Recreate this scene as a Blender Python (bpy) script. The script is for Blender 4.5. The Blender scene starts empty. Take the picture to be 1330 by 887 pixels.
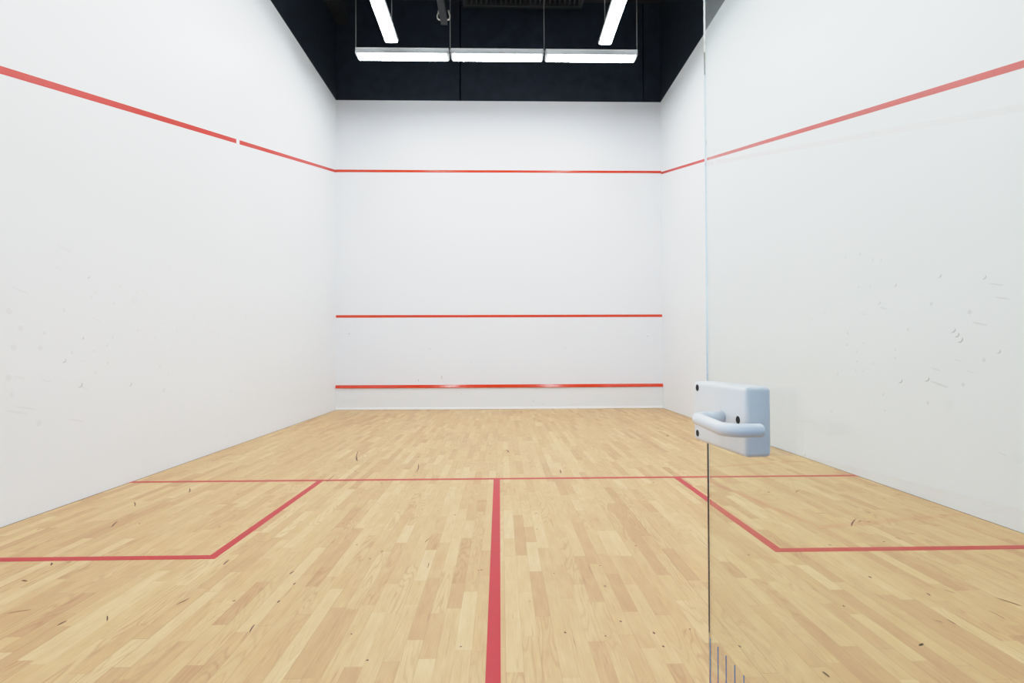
# Empty squash court seen from its open glass door. Blender 4.5, self-contained.
import bpy, bmesh, math
from mathutils import Vector, Matrix

SC = bpy.context.scene
COL = SC.collection

# ------------------------------------------------------------------ helpers
def obj(name, bm, mats, parent=None, smooth=False):
    me = bpy.data.meshes.new(name)
    bmesh.ops.recalc_face_normals(bm, faces=bm.faces[:])
    if smooth:
        for f in bm.faces:
            f.smooth = True
    bm.to_mesh(me)
    bm.free()
    for m in (mats if isinstance(mats, (list, tuple)) else [mats]):
        me.materials.append(m)
    o = bpy.data.objects.new(name, me)
    COL.objects.link(o)
    if parent:
        o.parent = parent
    return o


def tag(o, label=None, cat=None, group=None, kind=None):
    for k, v in (('label', label), ('category', cat), ('group', group), ('kind', kind)):
        if v:
            o[k] = v
    return o


def thing(name, label, cat, loc=(0, 0, 0), rotz=0.0, group=None):
    o = bpy.data.objects.new(name, None)
    o.empty_display_size = 0.1
    COL.objects.link(o)
    o.location = loc
    o.rotation_euler = (0, 0, rotz)
    return tag(o, label, cat, group)


def struct(name, bm, mats, parent=None, label=None):
    o = obj(name, bm, mats, parent)
    if parent is None:
        o['kind'] = 'structure'
    if label:
        o['label'] = label
    return o


def box(bm, x0, x1, y0, y1, z0, z1, bevel=0.0, seg=2, mi=0):
    vs = [bm.verts.new((x, y, z)) for x in (x0, x1) for y in (y0, y1) for z in (z0, z1)]
    idx = ((0, 1, 3, 2), (4, 6, 7, 5), (0, 4, 5, 1), (2, 3, 7, 6), (0, 2, 6, 4), (1, 5, 7, 3))
    fs = [bm.faces.new([vs[i] for i in f]) for f in idx]
    for f in fs:
        f.material_index = mi
    if bevel:
        es = list({e for f in fs for e in f.edges})
        bmesh.ops.bevel(bm, geom=es, offset=bevel, segments=seg, affect='EDGES', profile=0.5)
    return bm


def B(*a, **k):
    return box(bmesh.new(), *a, **k)


def prism(bm, pts, axis, a0, a1):
    """polygon pts (2D) extruded along axis 0/1/2 from a0 to a1"""
    def mk(p, a):
        c = list(p)
        c.insert(axis, a)
        return bm.verts.new(c)
    A = [mk(p, a0) for p in pts]
    Bv = [mk(p, a1) for p in pts]
    n = len(pts)
    bm.faces.new(A)
    bm.faces.new(Bv[::-1])
    for i in range(n):
        bm.faces.new((A[i], A[(i + 1) % n], Bv[(i + 1) % n], Bv[i]))
    return bm


def tube(bm, pts, r, n=16, caps=True, round_end=False):
    pts = [Vector(p) for p in pts]
    rad = [r] * len(pts)
    if round_end:                                   # dome the last end
        d = (pts[-1] - pts[-2]).normalized()
        base = pts[-1] - d * r * 0.5
        pts = pts[:-1] + [base + d * r * 0.5 * math.sin(t * math.pi / 10) for t in range(0, 6)]
        rad = [r] * (len(pts) - 6) + [max(r * (0.45 + 0.55 * math.cos(t * math.pi / 10)), r * 0.05) for t in range(0, 6)]
    rings = []
    prev = None
    for i, p in enumerate(pts):
        t = (pts[min(i + 1, len(pts) - 1)] - pts[max(i - 1, 0)]).normalized()
        if prev is None:
            a = Vector((0, 0, 1)) if abs(t.z) < 0.9 else Vector((1, 0, 0))
            u = t.cross(a).normalized()
        else:
            u = (prev - t * prev.dot(t)).normalized()
        prev = u
        w = t.cross(u)
        rings.append([bm.verts.new(p + (u * math.cos(2 * math.pi * k / n) + w * math.sin(2 * math.pi * k / n)) * rad[i]) for k in range(n)])
    for a, b in zip(rings, rings[1:]):
        for k in range(n):
            bm.faces.new((a[k], a[(k + 1) % n], b[(k + 1) % n], b[k]))
    if caps:
        bm.faces.new(rings[0][::-1])
        bm.faces.new(rings[-1])
    return bm


def arc(c, a, b, n=8):
    """points of a quarter bend: from c+a to c+b round centre c"""
    c, a, b = Vector(c), Vector(a), Vector(b)
    return [c + a * math.cos(t * math.pi / 2 / n) + b * math.sin(t * math.pi / 2 / n) for t in range(n + 1)]


def copy_tree(o, parent=None):
    c = o.copy()
    COL.objects.link(c)
    c.parent = parent
    for ch in [x for x in bpy.data.objects if x.parent == o]:
        copy_tree(ch, c)
    return c

# ------------------------------------------------------------------ materials
def s2l(c):
    return tuple((x / 255 / 12.92) if x / 255 <= 0.04045 else ((x / 255 + 0.055) / 1.055) ** 2.4 for x in c) + (1.0,)


def mat(name, color, rough=0.5, metal=0.0, spec=0.5, noise=0.0, nscale=6.0, bump=0.0, bscale=200.0, coat=0.0):
    m = bpy.data.materials.new(name)
    m.use_nodes = True
    nt = m.node_tree
    p = nt.nodes['Principled BSDF']
    p.inputs['Base Color'].default_value = color
    p.inputs['Roughness'].default_value = rough
    p.inputs['Metallic'].default_value = metal
    p.inputs['Specular IOR Level'].default_value = spec
    p.inputs['Coat Weight'].default_value = coat
    tc = nt.nodes.new('ShaderNodeTexCoord')
    if noise:
        n = nt.nodes.new('ShaderNodeTexNoise')
        n.inputs['Scale'].default_value = nscale
        n.inputs['Detail'].default_value = 4
        nt.links.new(tc.outputs['Object'], n.inputs['Vector'])
        r = nt.nodes.new('ShaderNodeMapRange')
        r.inputs['From Min'].default_value = 0.3
        r.inputs['From Max'].default_value = 0.7
        r.inputs['To Min'].default_value = 1 - noise
        r.inputs['To Max'].default_value = 1 + noise
        nt.links.new(n.outputs['Fac'], r.inputs['Value'])
        mx = nt.nodes.new('ShaderNodeVectorMath')
        mx.operation = 'SCALE'
        mx.inputs[0].default_value = color[:3]
        nt.links.new(r.outputs['Result'], mx.inputs['Scale'])
        nt.links.new(mx.outputs['Vector'], p.inputs['Base Color'])
    if bump:
        n2 = nt.nodes.new('ShaderNodeTexNoise')
        n2.inputs['Scale'].default_value = bscale
        n2.inputs['Detail'].default_value = 3
        nt.links.new(tc.outputs['Object'], n2.inputs['Vector'])
        b = nt.nodes.new('ShaderNodeBump')
        b.inputs['Strength'].default_value = bump
        b.inputs['Distance'].default_value = 0.002
        nt.links.new(n2.outputs['Fac'], b.inputs['Height'])
        nt.links.new(b.outputs['Normal'], p.inputs['Normal'])
    return m


def emit(name, color, strength):
    m = bpy.data.materials.new(name)
    m.use_nodes = True
    nt = m.node_tree
    nt.nodes.clear()
    e = nt.nodes.new('ShaderNodeEmission')
    e.inputs['Color'].default_value = color
    e.inputs['Strength'].default_value = strength
    o = nt.nodes.new('ShaderNodeOutputMaterial')
    nt.links.new(e.outputs[0], o.inputs[0])
    return m


def glass_mat(name, color):
    m = bpy.data.materials.new(name)
    m.use_nodes = True
    nt = m.node_tree
    nt.nodes.clear()
    g = nt.nodes.new('ShaderNodeBsdfGlass')
    g.inputs['Color'].default_value = color
    g.inputs['Roughness'].default_value = 0.0
    g.inputs['IOR'].default_value = 1.5
    o = nt.nodes.new('ShaderNodeOutputMaterial')
    nt.links.new(g.outputs[0], o.inputs[0])
    return m


def wood_mat():
    """strip maple floor: boards run along Y, each board its own tone and grain"""
    m = bpy.data.materials.new('maple_strip_floor')
    m.use_nodes = True
    nt = m.node_tree
    L = nt.links.new
    p = nt.nodes['Principled BSDF']
    tc = nt.nodes.new('ShaderNodeTexCoord')
    sep = nt.nodes.new('ShaderNodeSeparateXYZ')
    L(tc.outputs['Object'], sep.inputs[0])
    X, Y = sep.outputs[0], sep.outputs[1]

    def M(op, a, b=None, c=None, clamp=False):
        n = nt.nodes.new('ShaderNodeMath')
        n.operation = op
        n.use_clamp = clamp
        for i, v in enumerate((a, b, c)):
            if v is None:
                continue
            if isinstance(v, (int, float)):
                n.inputs[i].default_value = v
            else:
                L(v, n.inputs[i])
        return n.outputs[0]

    def comb(x, y, z=0.0):
        n = nt.nodes.new('ShaderNodeCombineXYZ')
        for i, v in enumerate((x, y, z)):
            if isinstance(v, (int, float)):
                n.inputs[i].default_value = v
            else:
                L(v, n.inputs[i])
        return n.outputs[0]

    def white(v):
        n = nt.nodes.new('ShaderNodeTexWhiteNoise')
        n.noise_dimensions = '3D'
        L(v, n.inputs['Vector'])
        s = nt.nodes.new('ShaderNodeSeparateColor')
        L(n.outputs['Color'], s.inputs[0])
        return s.outputs

    def noise(v, scale, detail=3, rough=0.5, dist=0.0):
        n = nt.nodes.new('ShaderNodeTexNoise')
        n.inputs['Scale'].default_value = scale
        n.inputs['Detail'].default_value = detail
        n.inputs['Roughness'].default_value = rough
        n.inputs['Distortion'].default_value = dist
        L(v, n.inputs['Vector'])
        return n.outputs['Fac']

    def rng(v, a, b, c, d, smooth=False):
        n = nt.nodes.new('ShaderNodeMapRange')
        if smooth:
            n.interpolation_type = 'SMOOTHSTEP'
        for k, q in zip(('From Min', 'From Max', 'To Min', 'To Max'), (a, b, c, d)):
            n.inputs[k].default_value = q
        L(v, n.inputs['Value'])
        return n.outputs['Result']

    def mix(fac, a, b, kind='MIX'):
        n = nt.nodes.new('ShaderNodeMix')
        n.data_type = 'RGBA'
        n.blend_type = kind
        for sock, v in ((n.inputs['Factor'], fac), (n.inputs[6], a), (n.inputs[7], b)):
            if isinstance(v, (int, float, tuple)):
                sock.default_value = v
            else:
                L(v, sock)
        return n.outputs[2]

    Wd = 0.0635
    xs = M('DIVIDE', M('ADD', X, 10.0), Wd)
    row = M('FLOOR', xs)
    fx = M('FRACT', xs)
    rr = white(comb(row, 3.7))
    blen = M('MULTIPLY_ADD', rr[0], 0.6, 0.62)
    ys = M('DIVIDE', M('MULTIPLY_ADD', rr[1], 7.0, M('ADD', Y, 20.0)), blen)
    # uneven board lengths: every second joint is slid along
    cell = M('FLOOR', ys)
    fy0 = M('FRACT', ys)
    jit = M('MULTIPLY_ADD', white(comb(row, cell, 9.1))[0], 0.5, 0.25)
    second = M('GREATER_THAN', fy0, jit)
    bid = M('MULTIPLY_ADD', cell, 2.0, second)
    dj = M('MINIMUM', M('ABSOLUTE', M('SUBTRACT', fy0, jit)), M('MINIMUM', fy0, M('SUBTRACT', 1.0, fy0)))
    djm = M('MULTIPLY', dj, blen)
    dxm = M('MULTIPLY', M('MINIMUM', fx, M('SUBTRACT', 1.0, fx)), Wd)
    rb = white(comb(row, bid, 1.3))
    rb2 = white(comb(row, bid, 5.9))
    # tone of each board
    ramp = nt.nodes.new('ShaderNodeValToRGB')
    L(rb[0], ramp.inputs[0])
    cr = ramp.color_ramp
    stops = [(0.0, WOOD[0]), (0.2, WOOD[1]), (0.5, WOOD[2]), (0.8, WOOD[3]), (1.0, WOOD[4])]
    while len(cr.elements) < len(stops):
        cr.elements.new(0.5)
    for e, (pos, c) in zip(cr.elements, stops):
        e.position = pos
        e.color = s2l(c)
    col = ramp.outputs[0]
    # cathedral grain: contour lines of a long soft noise, different on each board
    off = M('MULTIPLY', rb[1], 50.0)
    off2 = M('MULTIPLY', rb2[0], 50.0)
    gv = comb(M('MULTIPLY_ADD', X, 9.0, off), M('MULTIPLY_ADD', Y, 1.3, off2), M('MULTIPLY', rb[2], 30.0))
    g1 = noise(gv, 1.0, 2, 0.4, 0.3)
    rings = M('FRACT', M('MULTIPLY', g1, 16.0))
    ringl = rng(M('ABSOLUTE', M('SUBTRACT', rings, 0.5)), 0.22, 0.5, 0.0, 1.0, True)
    strong = rng(rb2[1], 0.45, 1.0, 0.0, 0.42)
    col = mix(M('MULTIPLY', ringl, strong), col, s2l(WOOD_GRAIN))
    # fine fibres
    fv = comb(M('MULTIPLY_ADD', X, 260.0, off), M('MULTIPLY', Y, 7.0), off2)
    f1 = noise(fv, 1.0, 3, 0.6)
    col = mix(1.0, col, comb(*[rng(f1, 0.25, 0.75, 0.87, 1.10)] * 3), 'MULTIPLY')
    # blotches, along the boards and across the whole floor
    bl = noise(comb(M('MULTIPLY_ADD', X, 22.0, off), M('MULTIPLY_ADD', Y, 6.0, off2), 0.0), 1.0, 3, 0.55)
    col = mix(1.0, col, comb(rng(bl, 0.3, 0.75, 1.05, 0.91), rng(bl, 0.3, 0.75, 1.065, 0.875), rng(bl, 0.3, 0.75, 1.07, 0.82)), 'MULTIPLY')
    big = noise(tc.outputs['Object'], 0.9, 3, 0.5)
    col = mix(1.0, col, comb(*[rng(big, 0.3, 0.7, 0.965, 1.03)] * 3), 'MULTIPLY')
    # mineral streaks and small knots
    st = noise(comb(M('MULTIPLY_ADD', X, 75.0, off2), M('MULTIPLY_ADD', Y, 3.2, off), 3.0), 1.0, 3, 0.6)
    col = mix(rng(st, 0.62, 0.78, 0.0, 0.75, True), col, s2l((128, 88, 54)))
    vo = nt.nodes.new('ShaderNodeTexVoronoi')
    vo.inputs['Scale'].default_value = 1.0
    vo.inputs['Randomness'].default_value = 1.0
    L(comb(M('MULTIPLY', X, 5.2), M('MULTIPLY', Y, 2.8), 0.0), vo.inputs['Vector'])
    knot = rng(vo.outputs['Distance'], 0.018, 0.05, 0.8, 0.0, True)
    col = mix(knot, col, s2l((108, 72, 48)))
    # joints
    seam = M('MAXIMUM', rng(dxm, 0.0004, 0.0014, 0.5, 0.0), rng(djm, 0.0004, 0.0016, 0.3, 0.0))
    seamr = M('MULTIPLY', seam, M('MULTIPLY_ADD', M('POWER', white(comb(row, 8.8))[2], 3.0), 1.6, 0.25))
    col = mix(seamr, col, s2l((88, 58, 34)))
    L(col, p.inputs['Base Color'])
    rg = M('MULTIPLY_ADD', f1, 0.10, M('MULTIPLY_ADD', big, 0.12, WOOD_ROUGH))
    L(rg, p.inputs['Roughness'])
    p.inputs['Specular IOR Level'].default_value = 0.5
    bp = nt.nodes.new('ShaderNodeBump')
    bp.inputs['Strength'].default_value = 0.25
    bp.inputs['Distance'].default_value = 0.001
    L(M('MULTIPLY_ADD', f1, 0.2, M('SUBTRACT', 1.0, seam)), bp.inputs['Height'])
    L(bp.outputs['Normal'], p.inputs['Normal'])
    return m

FLOOR_MARKS= [(-1.463,5.059,-1.596,5.59,0.008),(-1.459,5.059,-1.522,5.252,0.014),(-0.884,5.226,-0.858,5.265,0.012),(-0.819,4.926,-0.772,4.535,0.007),(0.069,5.612,0.101,5.433,0.016),(-1.356,4.602,-1.341,4.601,0.02),(-1.016,4.171,-0.996,4.17,0.02),(-1.483,4.2,-1.496,4.502,0.006),(0.57,4.607,0.559,4.455,0.01),(1.508,6.297,1.506,6.268,0.02),(2.184,6.415,2.254,6.536,0.022),(1.305,4.099,1.311,4.099,0.02),(-2.563,4.067,-2.48,3.926,0.008),(-2.742,3.685,-2.653,3.568,0.006),(-2.359,3.194,-2.349,3.186,0.02),(-2.927,3.09,-2.915,3.103,0.018),(-2.383,2.575,-2.352,2.535,0.01),(-2.345,2.364,-2.31,2.355,0.008),(-2.304,2.573,-2.284,2.582,0.006),(-1.804,1.935,-1.796,1.976,0.006),(-2.104,2.041,-2.034,2.072,0.003),(-1.423,2.094,-1.4,2.157,0.004),(-1.659,2.009,-1.626,1.965,0.004),(-1.191,2.122,-1.179,2.126,0.018),(-0.983,2.102,-0.979,2.123,0.012),(-1.05,2.394,-1.041,2.43,0.008),(-1.446,2.517,-1.451,2.587,0.01),(-2.484,3.125,-2.534,3.245,0.008),(-0.987,1.861,-0.996,1.924,0.005),(-0.982,2.274,-0.981,2.299,0.006),(2.118,3.764,2.16,3.796,0.014),(2.242,2.986,2.374,3.13,0.008),(2.347,3.07,2.382,3.091,0.014),(2.406,3.068,2.427,3.075,0.012),(2.556,3.286,2.551,3.236,0.012),(2.18,3.249,2.248,3.246,0.005),(1.906,2.7,1.913,2.677,0.01),(1.832,2.282,1.839,2.265,0.01),(1.841,2.277,1.838,2.282,0.014),(1.976,2.106,1.971,2.08,0.01),(2.246,2.058,2.288,1.974,0.006),(2.111,1.946,2.108,1.871,0.003),(2.082,2.137,2.102,2.099,0.004),(1.6,1.699,1.622,1.711,0.012),(1.61,1.703,1.627,1.713,0.008),(2.508,2.868,2.533,2.841,0.004),(2.994,3.197,3.03,3.171,0.006),(1.517,2.003,1.516,1.996,0.016),(1.375,2.572,1.375,2.551,0.014),(2.263,2.731,2.245,2.725,0.008),(1.139,1.559,1.144,1.525,0.012),(0.922,1.722,0.926,1.707,0.008),(1.868,1.878,1.871,1.842,0.005),(1.812,1.874,1.831,1.855,0.004),(2.373,2.795,2.381,2.757,0.006),(2.335,3.757,2.423,3.843,0.005),(-0.695,2.574,-0.691,2.573,0.013),(-0.088,2.415,-0.082,2.415,0.014),(-0.098,2.411,-0.101,2.406,0.01),(0.234,3.002,0.249,3.001,0.014),(0.222,3.471,0.227,3.471,0.012),(0.508,1.905,0.512,1.899,0.014),(0.268,1.831,0.272,1.82,0.014),(0.424,1.799,0.426,1.794,0.008),(0.619,1.821,0.623,1.804,0.012),(0.626,1.726,0.631,1.715,0.012),(0.785,2.712,0.79,2.712,0.014),(0.28,2.368,0.284,2.363,0.008),(-0.471,1.665,-0.466,1.665,0.012),(-0.578,1.838,-0.575,1.838,0.008),(-0.138,1.742,-0.135,1.739,0.008),(-0.43,2.798,-0.413,2.871,0.004),(-0.367,2.514,-0.366,2.446,0.003),(0.771,1.839,0.775,1.833,0.008),(0.529,2.448,0.533,2.447,0.01),(-0.432,3.387,-0.424,3.386,0.012)]
RIGHT_MARKS= [(4.223,1.978,0.018,1),(4.399,1.979,0.015,0),(4.058,1.892,0.016,0),(3.972,1.876,0.015,1),(3.824,1.649,0.022,1),(3.41,1.66,0.022,1),(3.071,1.599,0.02,1),(2.983,1.537,0.03,2),(2.947,1.445,0.03,2),(3.998,1.521,0.02,1),(3.941,1.466,0.03,2),(4.092,1.669,0.015,0),(4.234,1.681,0.014,0),(4.365,1.543,0.015,2),(4.177,1.434,0.025,2),(4.944,1.435,0.018,1),(4.708,1.506,0.016,1),(5.614,1.619,0.02,2),(5.084,1.666,0.012,0),(4.993,1.657,0.012,0),(5.267,1.62,0.012,0),(5.264,1.799,0.014,0),(4.77,1.698,0.013,0),(4.38,1.277,0.018,0),(4.392,1.17,0.018,0),(4.188,1.183,0.02,2),(4.264,1.107,0.014,0),(4.265,1.021,0.014,0),(4.069,1.007,0.014,0),(4.28,0.933,0.014,0),(4.192,0.931,0.014,0),(4.526,0.901,0.02,0),(4.959,1.062,0.014,0),(5.844,1.143,0.013,0),(5.665,1.301,0.013,0),(3.308,1.261,0.026,1),(3.28,1.228,0.026,1),(3.256,1.193,0.03,1),(3.098,1.291,0.035,2),(3.171,1.373,0.024,0),(3.475,1.458,0.02,0),(2.983,1.111,0.02,1),(3.694,1.28,0.016,0),(3.822,1.124,0.014,0),(3.823,1.057,0.014,0),(3.786,0.88,0.028,1),(3.535,0.908,0.03,1),(3.418,0.87,0.05,2),(3.445,0.977,0.03,2),(3.958,0.75,0.016,0),(3.517,0.725,0.02,0),(3.331,0.734,0.05,0),(4.619,0.527,0.016,0),(3.941,0.618,0.014,0),(5.454,0.575,0.016,0),(5.024,0.704,0.013,0),(7.153,0.695,0.02,0),(5.738,0.493,0.018,0),(4.751,0.884,0.012,0),(5.302,0.803,0.012,0),(3.265,1.045,0.02,2),(3.074,1.051,0.02,0),(3.172,0.971,0.02,2),(2.962,0.458,0.02,2),(2.865,0.451,0.05,0),(4.236,2.173,0.012,0),(5.168,2.263,0.012,0),(4.855,2.091,0.012,0),(3.227,0.879,0.02,0),(5.067,0.038,0.02,1)]
LEFT_MARKS= [(3.813,1.718,0.02,1),(4.156,1.683,0.02,0),(4.318,1.583,0.06,0),(4.421,1.684,0.03,2),(4.356,1.66,0.018,0),(3.852,1.559,0.018,0),(3.89,1.595,0.018,0),(4.085,1.531,0.02,0),(3.606,1.437,0.022,0),(3.907,1.385,0.03,2),(3.765,1.242,0.018,1),(4.076,1.253,0.02,0),(4.015,1.183,0.022,0),(3.883,1.136,0.018,0),(3.676,1.124,0.02,0),(3.598,1.069,0.024,1),(3.776,1.056,0.02,2),(3.741,0.882,0.03,1),(3.783,0.853,0.03,2),(4.267,0.855,0.026,1),(4.027,1.04,0.02,0),(3.894,0.965,0.02,0),(4.718,0.762,0.03,0),(4.367,1.319,0.018,0),(4.595,1.264,0.016,0),(4.901,1.345,0.02,0),(4.737,1.4,0.03,2),(5.186,1.499,0.016,0),(5.573,1.356,0.016,0),(5.641,1.323,0.014,0),(5.914,1.286,0.02,0),(5.86,1.654,0.02,0),(5.494,1.671,0.03,2),(5.396,1.528,0.015,0),(5.441,1.445,0.015,0),(6.27,1.575,0.03,0),(6.174,1.406,0.02,0),(6.403,1.668,0.02,0),(6.725,1.307,0.016,0),(6.841,1.017,0.016,0),(5.992,0.964,0.016,0),(5.375,1.018,0.014,0),(5.922,0.665,0.02,0),(4.661,0.995,0.02,0),(4.774,0.916,0.016,0),(4.811,1.143,0.016,0),(4.553,1.202,0.014,0),(3.269,1.54,0.04,2),(3.189,1.394,0.03,0),(3.271,1.285,0.03,0),(3.446,1.262,0.02,0),(3.223,1.159,0.03,0),(3.416,1.157,0.03,0),(3.188,0.959,0.03,0),(3.265,0.956,0.03,2),(3.469,0.923,0.03,2),(3.211,0.847,0.02,0),(3.316,0.748,0.05,2),(3.254,0.726,0.05,2),(3.41,0.631,0.03,0),(3.713,0.612,0.05,2),(4.895,0.325,0.02,0),(3.612,1.89,0.05,2),(3.558,1.736,0.03,2),(4.531,1.916,0.018,0),(4.787,1.944,0.018,0),(4.693,1.792,0.016,2),(4.646,1.695,0.015,0),(4.728,2.135,0.015,0),(5.69,2.172,0.018,1),(6.109,1.949,0.016,0),(6.626,2.121,0.014,0),(7.035,2.421,0.016,0),(7.545,2.019,0.014,0),(6.876,1.941,0.014,0),(8.067,1.932,0.014,0),(9.026,1.391,0.02,0),(8.766,1.155,0.02,0),(9.094,0.635,0.016,0),(6.471,1.826,0.014,0)]
FRONT_MARKS= [(-1.599,0.599,-1.597,0.547,0.008),(-1.157,0.687,-1.135,0.567,0.007),(-0.767,0.309,-0.758,0.301,0.012),(0.635,0.165,0.665,0.161,0.008),(-2.952,1.491,-2.937,1.476,0.02),(-1.381,1.185,-1.366,1.177,0.018),(2.907,1.427,2.923,1.412,0.018),(1.276,1.19,1.291,1.19,0.012),(-2.996,1.566,-2.989,1.559,0.014),(0.831,0.096,0.846,0.096,0.012),(-2.25,1.384,-2.242,1.376,0.01),(-0.57,0.926,-0.561,0.918,0.01)]
WOOD = [(184, 140, 95), (195, 152, 104), (200, 159, 110), (205, 164, 115), (213, 175, 126)]
WOOD_GRAIN = (146, 100, 60)
WOOD_ROUGH = 0.30
LAMP = 42.0
EXPO = 0.0

M_FLOOR = wood_mat()
M_WALL = mat('white_plaster', (0.80, 0.822, 0.835, 1), 0.42, spec=0.35, noise=0.012, nscale=0.7, bump=0.05, bscale=60)
M_FRONT = mat('white_front_panel', (0.775, 0.79, 0.825, 1), 0.38, spec=0.4, noise=0.01, nscale=0.7, bump=0.04, bscale=60)
M_TINPANEL = mat('white_tin_panel', (0.765, 0.785, 0.80, 1), 0.4, spec=0.4)
M_TINBASE = mat('bright_white_strip', (0.93, 0.94, 0.95, 1), 0.3)
M_BLACK = mat('black_painted_board', (0.0135, 0.0180, 0.0270, 1), 0.5, spec=0.3, noise=0.25, nscale=5, bump=0.15, bscale=30)
M_SEAM = mat('black_gap', (0.002, 0.002, 0.003, 1), 0.9, spec=0.1)
M_CEIL = mat('black_ceiling', (0.014, 0.016, 0.02, 1), 0.7, spec=0.2, noise=0.2, nscale=4)
M_DARKMETAL = mat('black_metal', (0.022, 0.024, 0.028, 1), 0.45, spec=0.4)
M_RAIL = mat('charcoal_rail', (0.011, 0.0115, 0.0125, 1), 0.5, spec=0.4)
M_REDFLOOR = mat('red_floor_line', s2l((178, 28, 38)), 0.42, spec=0.35, noise=0.05, nscale=9)
M_REDWALL = mat('red_wall_line', s2l((190, 40, 18)), 0.33, spec=0.45, noise=0.04, nscale=3)
M_REDFRONT = mat('red_front_strip', s2l((204, 56, 24)), 0.15, spec=0.5, noise=0.02, nscale=5)
M_NYLON = mat('white_nylon', s2l((238, 241, 243)), 0.34, spec=0.5, noise=0.01, nscale=40)
M_LEVER = mat('white_lever_plastic', s2l((236, 241, 246)), 0.22, spec=0.5)
M_HOLE = mat('dark_recess', (0.008, 0.008, 0.008, 1), 0.6)
M_STRIPE = mat('frosted_blue_stripe', s2l((70, 122, 184)), 0.6, spec=0.3)
M_GLASS = glass_mat('tinted_door_glass', (0.950, 0.974, 0.968, 1))
M_LAMP = emit('fluorescent_diffuser', (0.86, 0.95, 1.0, 1), LAMP)
M_HOUSING = mat('white_enamel_housing', s2l((214, 217, 220)), 0.35, spec=0.5)
M_CAP = mat('pale_plastic_cap', s2l((205, 208, 212)), 0.4)
M_HOLDER = mat('grey_lamp_holder', s2l((96, 101, 106)), 0.5)
M_ROD = mat('grey_steel_rod', (0.32, 0.32, 0.31, 1), 0.4, metal=0.4)
M_CLIP = mat('pale_clip', s2l((250, 247, 240)), 0.35)
M_CHROME = mat('brushed_steel', (0.55, 0.56, 0.57, 1), 0.3, metal=1.0)
M_SCUFF = mat('dark_scuff', s2l((82, 60, 44)), 0.6)
M_BALLMARK = mat('grey_ball_mark', (0.735, 0.75, 0.76, 1), 0.5)
M_BALLARC = mat('dark_ball_mark', (0.50, 0.51, 0.515, 1), 0.5)
M_FAINT = mat('faint_smudge', (0.765, 0.785, 0.795, 1), 0.5)
M_BALLMARK2 = mat('greyer_ball_mark', (0.66, 0.675, 0.68, 1), 0.5)
M_BALLARC2 = mat('darker_ball_mark', (0.42, 0.43, 0.435, 1), 0.5)
M_FRONTMARK = mat('dark_front_mark', (0.30, 0.30, 0.30, 1), 0.5)

W, D, HW, HC = 3.2, 9.75, 6.065, 8.05     # half width, depth, white height, ceiling height

# ------------------------------------------------------------------ floor and its painted lines
floor = struct('floor', B(-W - 0.05, W + 0.05, -0.1, D + 0.05, -0.08, 0.0), M_FLOOR,
               label='pale maple strip floor with red court lines')


struct('floor_corridor', B(-W - 2.0, W + 2.0, -5.0, -0.1, -0.08, -0.002), mat('dark_carpet', (0.03, 0.033, 0.04, 1), 0.9, spec=0.1, noise=0.1, nscale=20),
       label='dark floor outside the door')


def line_quad(pts, z=0.0012):
    bm = bmesh.new()
    top = [bm.verts.new((x, y, z)) for x, y in pts]
    bot = [bm.verts.new((x, y, -0.002)) for x, y in pts]
    bm.faces.new(top)
    n = len(pts)
    for i in range(n):
        bm.faces.new((top[i], top[(i + 1) % n], bot[(i + 1) % n], bot[i]))
    return bm


struct('short_line', line_quad([(-W, 4.262), (W, 4.262), (W, 4.308), (-W, 4.308)]), M_REDFLOOR, floor,
       'thin red line running right across the floor from wall to wall')
struct('half_court_line', line_quad([(-0.030, 0.0), (0.021, 0.0), (0.0045, 4.262), (-0.0505, 4.262)]), M_REDFLOOR, floor,
       'red centre line running from the middle of the short line towards the door')


def l_shape(s, xo, xi, y0, y1):
    """outer corner (xo,y0), inner corner (xi,y1): one leg to the side wall, one to the short line"""
    e = s * W
    return [(e, y0), (xo, y0), (xo + s * -0.005, 4.262), (xi + s * -0.005, 4.262), (xi, y1), (e, y1)]


struct('service_box_line', line_quad(l_shape(-1, -1.538, -1.589, 2.600, 2.651)), M_REDFLOOR, floor,
       'red L-shaped line of the service box against the left wall')
struct('service_box_line', line_quad(l_shape(1, 1.547, 1.600, 2.600, 2.651)), M_REDFLOOR, floor,
       'red L-shaped line of the service box seen through the glass door')

bm = bmesh.new()
for x0, y0, x1, y1, w in FLOOR_MARKS:
    a, b = Vector((x0, y0)), Vector((x1, y1))
    d = b - a
    ln = max(d.length, w * 0.9)
    d = d.normalized() if d.length > 1e-6 else Vector((0, 1))
    c = (a + b) / 2
    nrm = Vector((-d.y, d.x))
    ww = min(w, 0.0075 if c.y < 4 else 0.013)
    bend = ln * 0.03
    K = 7
    up, dn = [], []
    for k in range(K):
        t = k / (K - 1) - 0.5
        h = ww * 0.5 * (1 - (2 * t) ** 2) ** 0.5 + 0.0006
        m_ = c + d * (ln * t) + nrm * (bend * (1 - 4 * t * t))
        up.append(bm.verts.new((*(m_ + nrm * h), 0.0016)))
        dn.append(bm.verts.new((*(m_ - nrm * h), 0.0016)))
    for k in range(K - 1):
        bm.faces.new((dn[k], dn[k + 1], up[k + 1], up[k]))
sm = obj('scuff_marks', bm, M_SCUFF, floor)
tag(sm, 'small dark scuffs and knots on the boards', kind='stuff')

# thin dark strips painting in the contact shadow where floor meets side walls
M_FOOTSHADE = mat('wall_foot_shadow', s2l((120, 108, 94)), 0.7)
struct('shadow_strip_1', B(-W, -W + 0.010, 0.0, D, -0.002, 0.0011), M_FOOTSHADE, label='thin painted contact shadow along the foot of the left wall')
struct('shadow_strip_2', B(W - 0.010, W, 0.0, D, -0.002, 0.0011), M_FOOTSHADE, label='thin painted contact shadow along the foot of the right wall')

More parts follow.
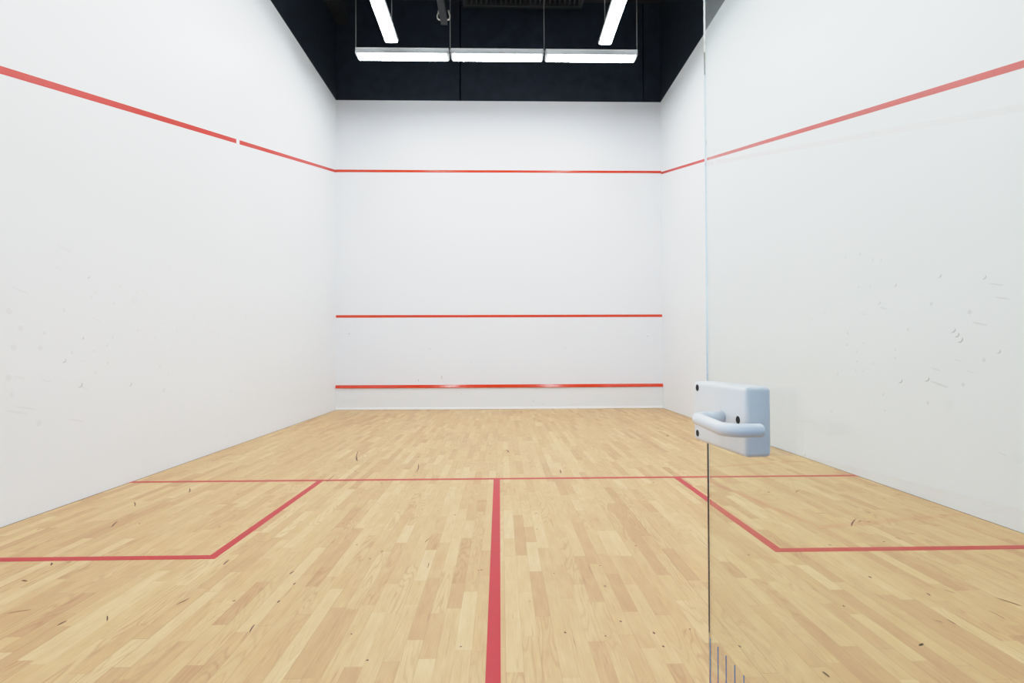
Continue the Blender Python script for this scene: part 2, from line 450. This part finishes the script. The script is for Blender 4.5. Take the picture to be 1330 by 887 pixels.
# ------------------------------------------------------------------ walls
wall_l = struct('wall_left', B(-W - 0.12, -W, -0.1, D + 0.12, -0.05, HW), M_WALL, label='white plaster side wall with a sloping red line that has a small gap')
wall_r = struct('wall_right', B(W, W + 0.12, -0.1, D + 0.12, -0.05, HW), M_WALL, label='white plaster side wall seen partly through the glass door')
wall_f = struct('wall_front', B(-W, W, D, D + 0.12, -0.05, HW), M_FRONT, label='white front wall at the far end of the court')
struct('wall_back', B(-W - 0.12, W + 0.12, -0.14, 0.0, 2.25, HC), M_WALL, label='white wall over the glass door')
struct('ceiling', B(-W - 0.12, W + 0.12, -0.14, D + 0.12, HC, HC + 0.1), M_CEIL, label='black ceiling')

# black boards above the white
struct('upper_cladding', B(-W - 0.12, -W - 0.004, -0.1, D + 0.12, HW, HC), M_BLACK, wall_l, 'matt black boarding above the white plaster')
struct('upper_cladding', B(W + 0.004, W + 0.12, -0.1, D + 0.12, HW, HC), M_BLACK, wall_r, 'matt black boarding above the white plaster')
bm = bmesh.new()
xs = [-W, -0.785, -0.755, 2.852, 2.878, W]
box(bm, xs[0], xs[1], D + 0.004, D + 0.10, HW, HC)
box(bm, xs[2], xs[3], D + 0.004, D + 0.10, HW, HC)
box(bm, xs[4], xs[5], D + 0.004, D + 0.10, HW, HC)
box(bm, xs[0], xs[5], D + 0.10, D + 0.12, HW, HC, mi=1)
struct('upper_cladding', bm, [mat('black_board_front', (0.0145, 0.0200, 0.0320, 1), 0.5, spec=0.3, noise=0.25, nscale=5, bump=0.15, bscale=30), M_SEAM], wall_f, 'matt black boards with two upright joints above the white front wall')

# lines on the side walls: sloping bands of constant height
def slope_band(x, s, y0, z0, y1, z1, h0, h1, th=0.0016):
    bm = bmesh.new()
    pts = [(y0, z0 - h0), (y1, z1 - h1), (y1, z1), (y0, z0)]
    return prism(bm, pts, 0, x, x + s * th)


def zl(y):      # top edge of the left line
    return 2.973 + (y - 3.1166) * (4.690 - 2.973) / (9.75 - 3.1166)


def zr(y):
    return 2.8753 + (y - 2.7957) * (4.672 - 2.8753) / (9.75 - 2.7957)


struct('side_wall_line', slope_band(-W - 0.0004, 1, 0.02, zl(0.02), 6.026, zl(6.026), 0.051, 0.055), M_REDWALL, wall_l,
       'long glossy red line sloping down the left wall, on this side of its gap')
struct('side_wall_line', slope_band(-W - 0.0004, 1, 6.100, zl(6.100), D, zl(D), 0.055, 0.052), M_REDWALL, wall_l,
       'short red line on the left wall between its gap and the far corner')
struct('side_wall_line', slope_band(W + 0.0004, -1, 0.02, zr(0.02), D, zr(D), 0.050, 0.046), M_REDWALL, wall_r,
       'red line sloping down the right wall, seen partly through glass')


def half_round(z0, z1, depth, x0=-W, x1=W):
    n = 8
    pts = [(D + 0.0004, z0)]
    zc, hh = (z0 + z1) / 2, (z1 - z0) / 2
    for k in range(n + 1):
        a = -math.pi / 2 + math.pi * k / n
        pts.append((D - depth * (0.35 + 0.65 * math.cos(a)), zc + hh * math.sin(a)))
    pts.append((D + 0.0004, z1))
    return prism(bmesh.new(), pts, 0, x0, x1)


struct('out_line', half_round(4.648, 4.696, 0.012), M_REDFRONT, wall_f, 'topmost red line across the far wall')
struct('service_line', half_round(1.797, 1.848, 0.004), M_REDFRONT, wall_f, 'middle red line across the far wall')


def disc(bm, axis_x, s, y, z, r, kind, off=0.0008):
    x = axis_x + s * off
    if kind == 0:
        ry, rz, n = r * 0.55, r * 0.55, 14
        c = [bm.verts.new((x, y + ry * math.cos(2 * math.pi * k / n), z + rz * math.sin(2 * math.pi * k / n))) for k in range(n)]
        bm.faces.new(c).material_index = 2 if r > 0.05 else 0
    elif kind == 2:
        n = 12
        a = 0.25
        c = []
        for k in range(n):
            t = 2 * math.pi * k / n
            u, v = r * 1.3 * math.cos(t), r * 0.13 * math.sin(t)
            c.append(bm.verts.new((x, y + u * math.cos(a) - v * math.sin(a), z - s * (u * math.sin(a)) + v * math.cos(a))))
        bm.faces.new(c).material_index = 0
    else:
        n = 9
        up, dn = [], []
        for k in range(n):
            t = -1.9 + 2.5 * k / (n - 1)
            w = 0.14 * r * math.sin(math.pi * (k + 0.3) / (n - 0.4))
            cy, cz = math.cos(t), math.sin(t)
            up.append(bm.verts.new((x, y - s * -1 * (r * 0.62 + w) * cy * 1.3, z + (r * 0.62 + w) * cz)))
            dn.append(bm.verts.new((x, y - s * -1 * (r * 0.62 - w) * cy * 1.3, z + (r * 0.62 - w) * cz)))
        for k in range(n - 1):
            bm.faces.new((dn[k], dn[k + 1], up[k + 1], up[k])).material_index = 1


for marks, x, s, wl in ((LEFT_MARKS, -W, 1, wall_l), (RIGHT_MARKS, W, -1, wall_r)):
    bm = bmesh.new()
    for y, z, r, k in marks:
        disc(bm, x, s, y, z, r * 1.25, k)
    o = obj('ball_marks', bm, [M_BALLMARK, M_BALLARC, M_FAINT] if s > 0 else [M_BALLMARK2, M_BALLARC2, M_FAINT], wl)
    tag(o, 'faint grey ball marks scattered over the plaster', kind='stuff')
bm = bmesh.new()
for x0, z0, x1, z1, w in FRONT_MARKS:
    a, b = Vector((x0, z0)), Vector((x1, z1))
    d = (b - a).normalized()
    nn = Vector((-d.y, d.x)) * w
    yy = D - 0.001 if z0 > 0.5 else D - 0.0255
    c = (a + b) / 2
    q = [a, c - nn * 0.8, b, c + nn * 0.8]
    bm.faces.new([bm.verts.new((p.x, yy, p.y)) for p in q])
o = obj('ball_marks', bm, M_FRONTMARK, wall_f)
tag(o, 'a few small dark marks low on the panel', kind='stuff')

# the tin along the foot of the front wall
tin = thing('tin_board', 'low white board along the foot of the far wall, topped by the lowest red strip', 'tin board', (0, D, 0))


def part_at(name, bm, mats, parent, label=None):
    """mesh written in world coordinates, parented to an unrotated empty"""
    bmesh.ops.translate(bm, verts=bm.verts[:], vec=-parent.location)
    o = obj(name, bm, mats, parent)
    if label:
        o['label'] = label
    return o


part_at('panel', B(-W + 0.002, W - 0.002, D - 0.024, D - 0.001, 0.03, 0.428), M_TINPANEL, tin)
part_at('base_strip', B(-W + 0.002, W - 0.002, D - 0.034, D - 0.001, 0.002, 0.040, bevel=0.004), M_TINBASE, tin, 'bright white foot strip')
bm = prism(bmesh.new(), [(D - 0.001, 0.424), (D - 0.044, 0.424), (D - 0.046, 0.428), (D - 0.046, 0.432), (D - 0.020, 0.4785), (D - 0.016, 0.482), (D - 0.001, 0.482)],
           0, -W + 0.002, W - 0.002)
part_at('top_strip', bm, M_REDFRONT, tin, 'glossy red rounded strip')

# ------------------------------------------------------------------ hanging lights
LEN = 1.515
GAP = 0.004


def make_light(label, group):
    t = thing('hanging_light', label, 'light', (0, 0, 5.86), 0, group)
    h = LEN / 2 - 0.019
    prof = [(-0.092, 0.013), (-0.096, 0.022), (-0.078, 0.050), (-0.074, 0.092), (-0.082, 0.097), (-0.082, 0.108),
            (0.082, 0.108), (0.082, 0.097), (0.074, 0.092), (0.078, 0.050), (0.096, 0.022), (0.092, 0.013)]
    obj('housing', prism(bmesh.new(), prof, 0, -h, h), M_HOUSING, t)
    hd = LEN / 2 - 0.052
    dprof = [(-0.088, 0.0125), (-0.091, 0.004), (-0.080, -0.008), (-0.05, -0.012), (0.05, -0.012), (0.080, -0.008), (0.091, 0.004), (0.088, 0.0125)]
    tag(obj('diffuser', prism(bmesh.new(), dprof, 0, -hd, hd), M_LAMP, t), 'glowing white diffuser')
    for s in (-1, 1):
        c = obj('end_cap', B(*sorted((s * (h - 0.004), s * (h + 0.004))), -0.080, 0.080, 0.016, 0.103, bevel=0.002), M_CAP, t)
        lh = obj('lamp_holder', B(*sorted((s * (hd + 0.002), s * (hd + 0.026))), -0.094, 0.094, -0.004, 0.052, bevel=0.004), M_CAP, t)
        for q in (-0.062, 0.062):
            bm = bmesh.new()
            xo = s * (h - 0.02)
            tube(bm, [(xo, q, 0.104), (xo + s * 0.020, q * 1.35, 0.09), (xo + s * 0.006, q * 1.55, 0.062), (xo + s * 0.018, q * 1.6, 0.04), (xo - s * 0.004, q * 1.45, 0.008), (xo - s * 0.012, q * 1.3, -0.006)], 0.0045, 8)
            obj('wire_clip', bm, M_CAP, c, smooth=True)
    return t


def add_rod(t, x):
    bm = bmesh.new()
    tube(bm, [(x, 0, 0.105), (x, 0, HC - 5.86 - 0.002)], 0.0045, 8)
    r = obj('suspension_rod', bm, M_ROD, t, smooth=True)
    bm = bmesh.new()
    tube(bm, [(x, 0, 0.100), (x, 0, 0.128)], 0.009, 10)
    obj('rod_collar', bm, M_CAP, r, smooth=True)


GF, GS = 'lights in the row along the front wall', 'lights in the rows along the side walls'
light = make_light('glowing strip light across the far wall, at the left wall end of its row', GF)
spots = []
fx0 = -2.300
for i, lab in enumerate((None, 'glowing strip light in the middle of the row across the far wall',
                         'glowing strip light across the far wall, at the right wall end of its row')):
    t = light if i == 0 else copy_tree(light)
    t.location = (fx0 + LEN * (i + 0.5), 7.935, 5.86)
    if lab:
        t['label'] = lab
    spots.append(t)
side = []
for sx, nm in ((-1, 'left'), (1, 'right')):
    for k in range(5):
        t = copy_tree(light)
        t.location = (sx * 1.640, 7.580 - LEN * (k + 0.5), 5.86)
        t.rotation_euler = (0, 0, math.pi / 2)
        t['group'] = GS
        if k == 0:
            t['label'] = 'glowing strip light pointing at the far wall, hung along the %s side wall' % nm
        else:
            t['label'] = 'strip light %s from the far wall in the row along the %s side wall' % (('second', 'third', 'fourth', 'fifth')[k - 1], nm)
        side.append(t)
add_rod(spots[0], -LEN / 2 + 0.004)
for t in spots:
    add_rod(t, LEN / 2 - 0.004 if t is spots[2] else LEN / 2)
for t in side:
    add_rod(t, LEN / 2 - 0.03)

# ------------------------------------------------------------------ things under the ceiling
rail = thing('ceiling_rail', 'dark square rail running under the black ceiling with two pale hooks at its end', 'rail', (-0.885, 8.0, 6.43))
part_at('rail_bar', B(-0.938, -0.832, 4.6, 8.0, 6.430, 6.55, bevel=0.004), M_RAIL, rail)
for y in (5.2, 7.6):
    part_at('hanger', B(-0.893, -0.877, y - 0.02, y + 0.02, 6.548, HC - 0.001), M_RAIL, rail)
for s in (-1, 1):
    xc = -0.885 + s * 0.066
    pts = []
    for k in range(13):
        a = math.radians(-200 + 250 * k / 12)
        pts.append((xc + s * (0.030 if s > 0 else 0.040) * math.cos(a), 7.93, 6.525 + 0.055 * math.sin(a)))
    pts.append((pts[-1][0] - s * 0.012, 7.925, 6.62))
    bm = bmesh.new()
    tube(bm, pts, 0.012, 8)
    o = part_at('hook', bm, M_CLIP, rail, 'pale curved hook')
    for f in o.data.polygons:
        f.use_smooth = True

duct = thing('ceiling_duct', 'black boxed duct running along the top of the left wall', 'duct', (-3.08, D, 7.56))
part_at('duct_box', B(-W + 0.002, -2.955, 0.05, D - 0.002, 7.562, HC - 0.002, bevel=0.006), M_CEIL, duct)
for y in (8.9, 7.2, 5.5, 3.8):
    part_at('duct_flange', B(-W + 0.002, -2.943, y - 0.02, y + 0.02, 7.550, HC - 0.002), M_DARKMETAL, duct)

unit = thing('air_grille', 'wide black slatted air grille hanging under the ceiling by the far wall', 'air grille', (0.45, 8.9, 7.60))
gx0, gx1, gy0, gy1, gz = -0.668, 1.575, 8.25, 9.3, 7.63
bm = bmesh.new()
box(bm, gx0, gx1, gy1 - 0.04, gy1, gz, gz + 0.14)
box(bm, gx0, gx1, gy0, gy0 + 0.04, gz, gz + 0.14)
box(bm, gx0, gx0 + 0.04, gy0 + 0.04, gy1 - 0.04, gz, gz + 0.14)
box(bm, gx1 - 0.04, gx1, gy0 + 0.04, gy1 - 0.04, gz, gz + 0.14)
part_at('frame', bm, M_DARKMETAL, unit)
bm = bmesh.new()
n = 24
for k in range(n):
    x = gx0 + 0.06 + (gx1 - gx0 - 0.12) * k / (n - 1)
    box(bm, x - 0.012, x + 0.012, gy0 + 0.04, gy1 - 0.04, gz + 0.02, gz + 0.10)
part_at('slats', bm, M_DARKMETAL, unit)
part_at('backing', B(gx0 + 0.04, gx1 - 0.04, gy0 + 0.04, gy1 - 0.04, gz + 0.11, gz + 0.13), M_SEAM, unit)
part_at('flange', B(gx0 - 0.02, gx1 + 0.005, gy1, gy1 + 0.02, gz - 0.012, gz + 0.02), M_RAIL, unit)
for x in (gx0 + 0.3, gx1 - 0.3):
    for y in (gy0 + 0.1, gy1 - 0.1):
        bm = bmesh.new()
        tube(bm, [(x, y, gz + 0.12), (x, y, HC - 0.001)], 0.006, 8)
        part_at('hanger_rod', bm, M_RAIL, unit)

# ------------------------------------------------------------------ the open glass door
# local frame: +X runs from the free edge to the hinge, +Y out of the face with the lever, Z up
door = thing('door_1', 'frameless glass door standing open, with a white lever handle near its edge', 'door', (0.4281, 0.805, 0.0))
e = Vector((0.0982, -0.9952, 0.0)).normalized()
n = Vector((e.y, -e.x, 0.0))
door.matrix_world = Matrix(((e.x, n.x, 0, 0.4281), (e.y, n.y, 0, 0.805), (0, 0, 1, 0), (0, 0, 0, 1)))
door['kind'] = 'structure'
DW, GT = 0.80, 0.012
obj('glass_pane', B(0, DW, -GT, 0, 0.012, 2.12, bevel=0.0008, seg=1), M_GLASS, door)
bm = bmesh.new()
k = 0
x = 0.0078
while x < DW - 0.02:
    box(bm, x - 0.0011, x + 0.0011, 0.0002, 0.0008, 0.10, 0.553)
    x += 0.0288
tag(obj('stripe_marking', bm, M_STRIPE, door), 'row of thin blue-grey upright stripes low on the glass')
P0, P1, PZ0, PZ1, PT = 0.034, 0.2085, 0.9475, 1.0590, 0.045
bm = B(P0, P1, 0.0005, PT, PZ0, PZ1, bevel=0.008, seg=5)
plate = obj('handle_block', bm, M_NYLON, door, smooth=True)
plate['label'] = 'chunky white plastic block with three screw holes'


def hole(x, z, r=0.0064):
    bm = bmesh.new()
    tube(bm, [(x, PT - 0.004, z), (x, PT + 0.0004, z)], r, 20)
    h = obj('screw_hole', bm, M_HOLE, plate)
    h['label'] = 'dark round screw hole'
    bm = bmesh.new()
    N = 24
    ra, rb = r, r + 0.0018
    A = [bm.verts.new((x + ra * math.cos(2 * math.pi * i / N), PT + 0.0008, z + ra * math.sin(2 * math.pi * i / N))) for i in range(N)]
    C = [bm.verts.new((x + rb * math.cos(2 * math.pi * i / N), PT + 0.0003, z + rb * math.sin(2 * math.pi * i / N))) for i in range(N)]
    for i in range(N):
        bm.faces.new((A[i], A[(i + 1) % N], C[(i + 1) % N], C[i]))
    obj('hole_rim', bm, M_NYLON, plate)


hole(0.0525, 1.0475)
hole(0.0520, 0.9625)
hole(0.1875, 1.0050)

OUT, R = 0.098, 0.0101
xa, xb, za, zb = 0.1390, 0.2540, 1.0035, 0.9985
br = 0.026
pts = [Vector((xa, PT - 0.002, za)), Vector((xa, OUT - br, za))]
pts += arc((xa + br, OUT - br, za), (-br, 0, 0), (0, br, 0), 10)[1:]
pts2 = arc((xb - br, OUT - br, zb), (0, br, 0), (br, 0, 0), 10)
pts += pts2
pts.append(Vector((xb, 0.056, zb)))
pts.append(Vector((xb, 0.046, zb)))
bm = bmesh.new()
tube(bm, pts, R, 24, round_end=True)
lv = obj('lever', bm, M_LEVER, plate, smooth=True)
lv['label'] = 'white tubular lever handle bent back at its free end'
bm = bmesh.new()
tube(bm, [(xa, PT - 0.001, za), (xa, PT + 0.0012, za)], R + 0.0012, 24)
obj('lever_collar', bm, M_CAP, plate)
for z in (0.25, 1.87):
    obj('hinge', B(DW - 0.06, DW + 0.005, -0.022, 0.010, z - 0.05, z + 0.05, bevel=0.003), M_CHROME, door)

# ------------------------------------------------------------------ world, camera, view
w = bpy.data.worlds.new('World')
SC.world = w
w.use_nodes = True
wn = w.node_tree
bgn = wn.nodes['Background']
wtc = wn.nodes.new('ShaderNodeTexCoord')
wsp = wn.nodes.new('ShaderNodeSeparateXYZ')
wn.links.new(wtc.outputs['Generated'], wsp.inputs[0])
wr = wn.nodes.new('ShaderNodeValToRGB')
wmr = wn.nodes.new('ShaderNodeMapRange')
wmr.inputs['From Min'].default_value = -0.5
wmr.inputs['From Max'].default_value = 0.5
wn.links.new(wsp.outputs[2], wmr.inputs['Value'])
wn.links.new(wmr.outputs['Result'], wr.inputs[0])
wr.color_ramp.elements[0].position = 0.25
wr.color_ramp.elements[0].color = (0.05, 0.06, 0.08, 1)
wr.color_ramp.elements[1].position = 0.6
wr.color_ramp.elements[1].color = (0.50, 0.63, 0.81, 1)
wn.links.new(wr.outputs[0], bgn.inputs['Color'])
bgn.inputs['Strength'].default_value = 1.3

f_px, yaw, pit, rol = 658.34, 0.0211, 0.0116, -0.0039
F = Vector((math.sin(yaw) * math.cos(pit), math.cos(yaw) * math.cos(pit), math.sin(pit)))
R0 = Vector((math.cos(yaw), -math.sin(yaw), 0))
U0 = R0.cross(F)
Rr = R0 * math.cos(rol) + U0 * math.sin(rol)
Up = -R0 * math.sin(rol) + U0 * math.cos(rol)
cam = bpy.data.cameras.new('camera')
cam.sensor_fit = 'HORIZONTAL'
cam.sensor_width = 36.0
cam.lens = f_px / 1330 * 36.0
cam.shift_y = 6.05 / 1330
cam.clip_start = 0.02
co = bpy.data.objects.new('camera', cam)
COL.objects.link(co)
co.matrix_world = Matrix(((Rr.x, Up.x, -F.x, 0.021), (Rr.y, Up.y, -F.y, 9.75 - 9.945), (Rr.z, Up.z, -F.z, 1.1156), (0, 0, 0, 1)))
SC.camera = co

SC.view_settings.view_transform = 'Standard'
SC.view_settings.look = 'None'
SC.view_settings.exposure = EXPO
# soft shoulder, as the camera's own tone response
SC.view_settings.use_curve_mapping = True
cmap = SC.view_settings.curve_mapping
WL = 5.0
cmap.white_level = (WL, WL, WL)
cmap.extend = 'HORIZONTAL'
crv = cmap.curves[3]
CP = [(0, 0), (0.1, 0.108), (0.25, 0.275), (0.5, 0.555), (0.7, 0.71), (0.8, 0.765), (1.0, 0.825), (1.3, 0.875), (2.0, 0.935), (3.5, 1.0), (WL, 1.0)]
crv.points[0].location = (0, 0)
crv.points[1].location = (1, 1)
for x_, y_ in CP[1:-1]:
    crv.points.new(x_ / WL, y_)
for p_ in crv.points:
    p_.handle_type = 'AUTO_CLAMPED'
cmap.update()
cy = SC.cycles
cy.use_denoising = True
cy.max_bounces = 16
cy.diffuse_bounces = 10
cy.glossy_bounces = 6
cy.transmission_bounces = 10
cy.sample_clamp_indirect = 8.0
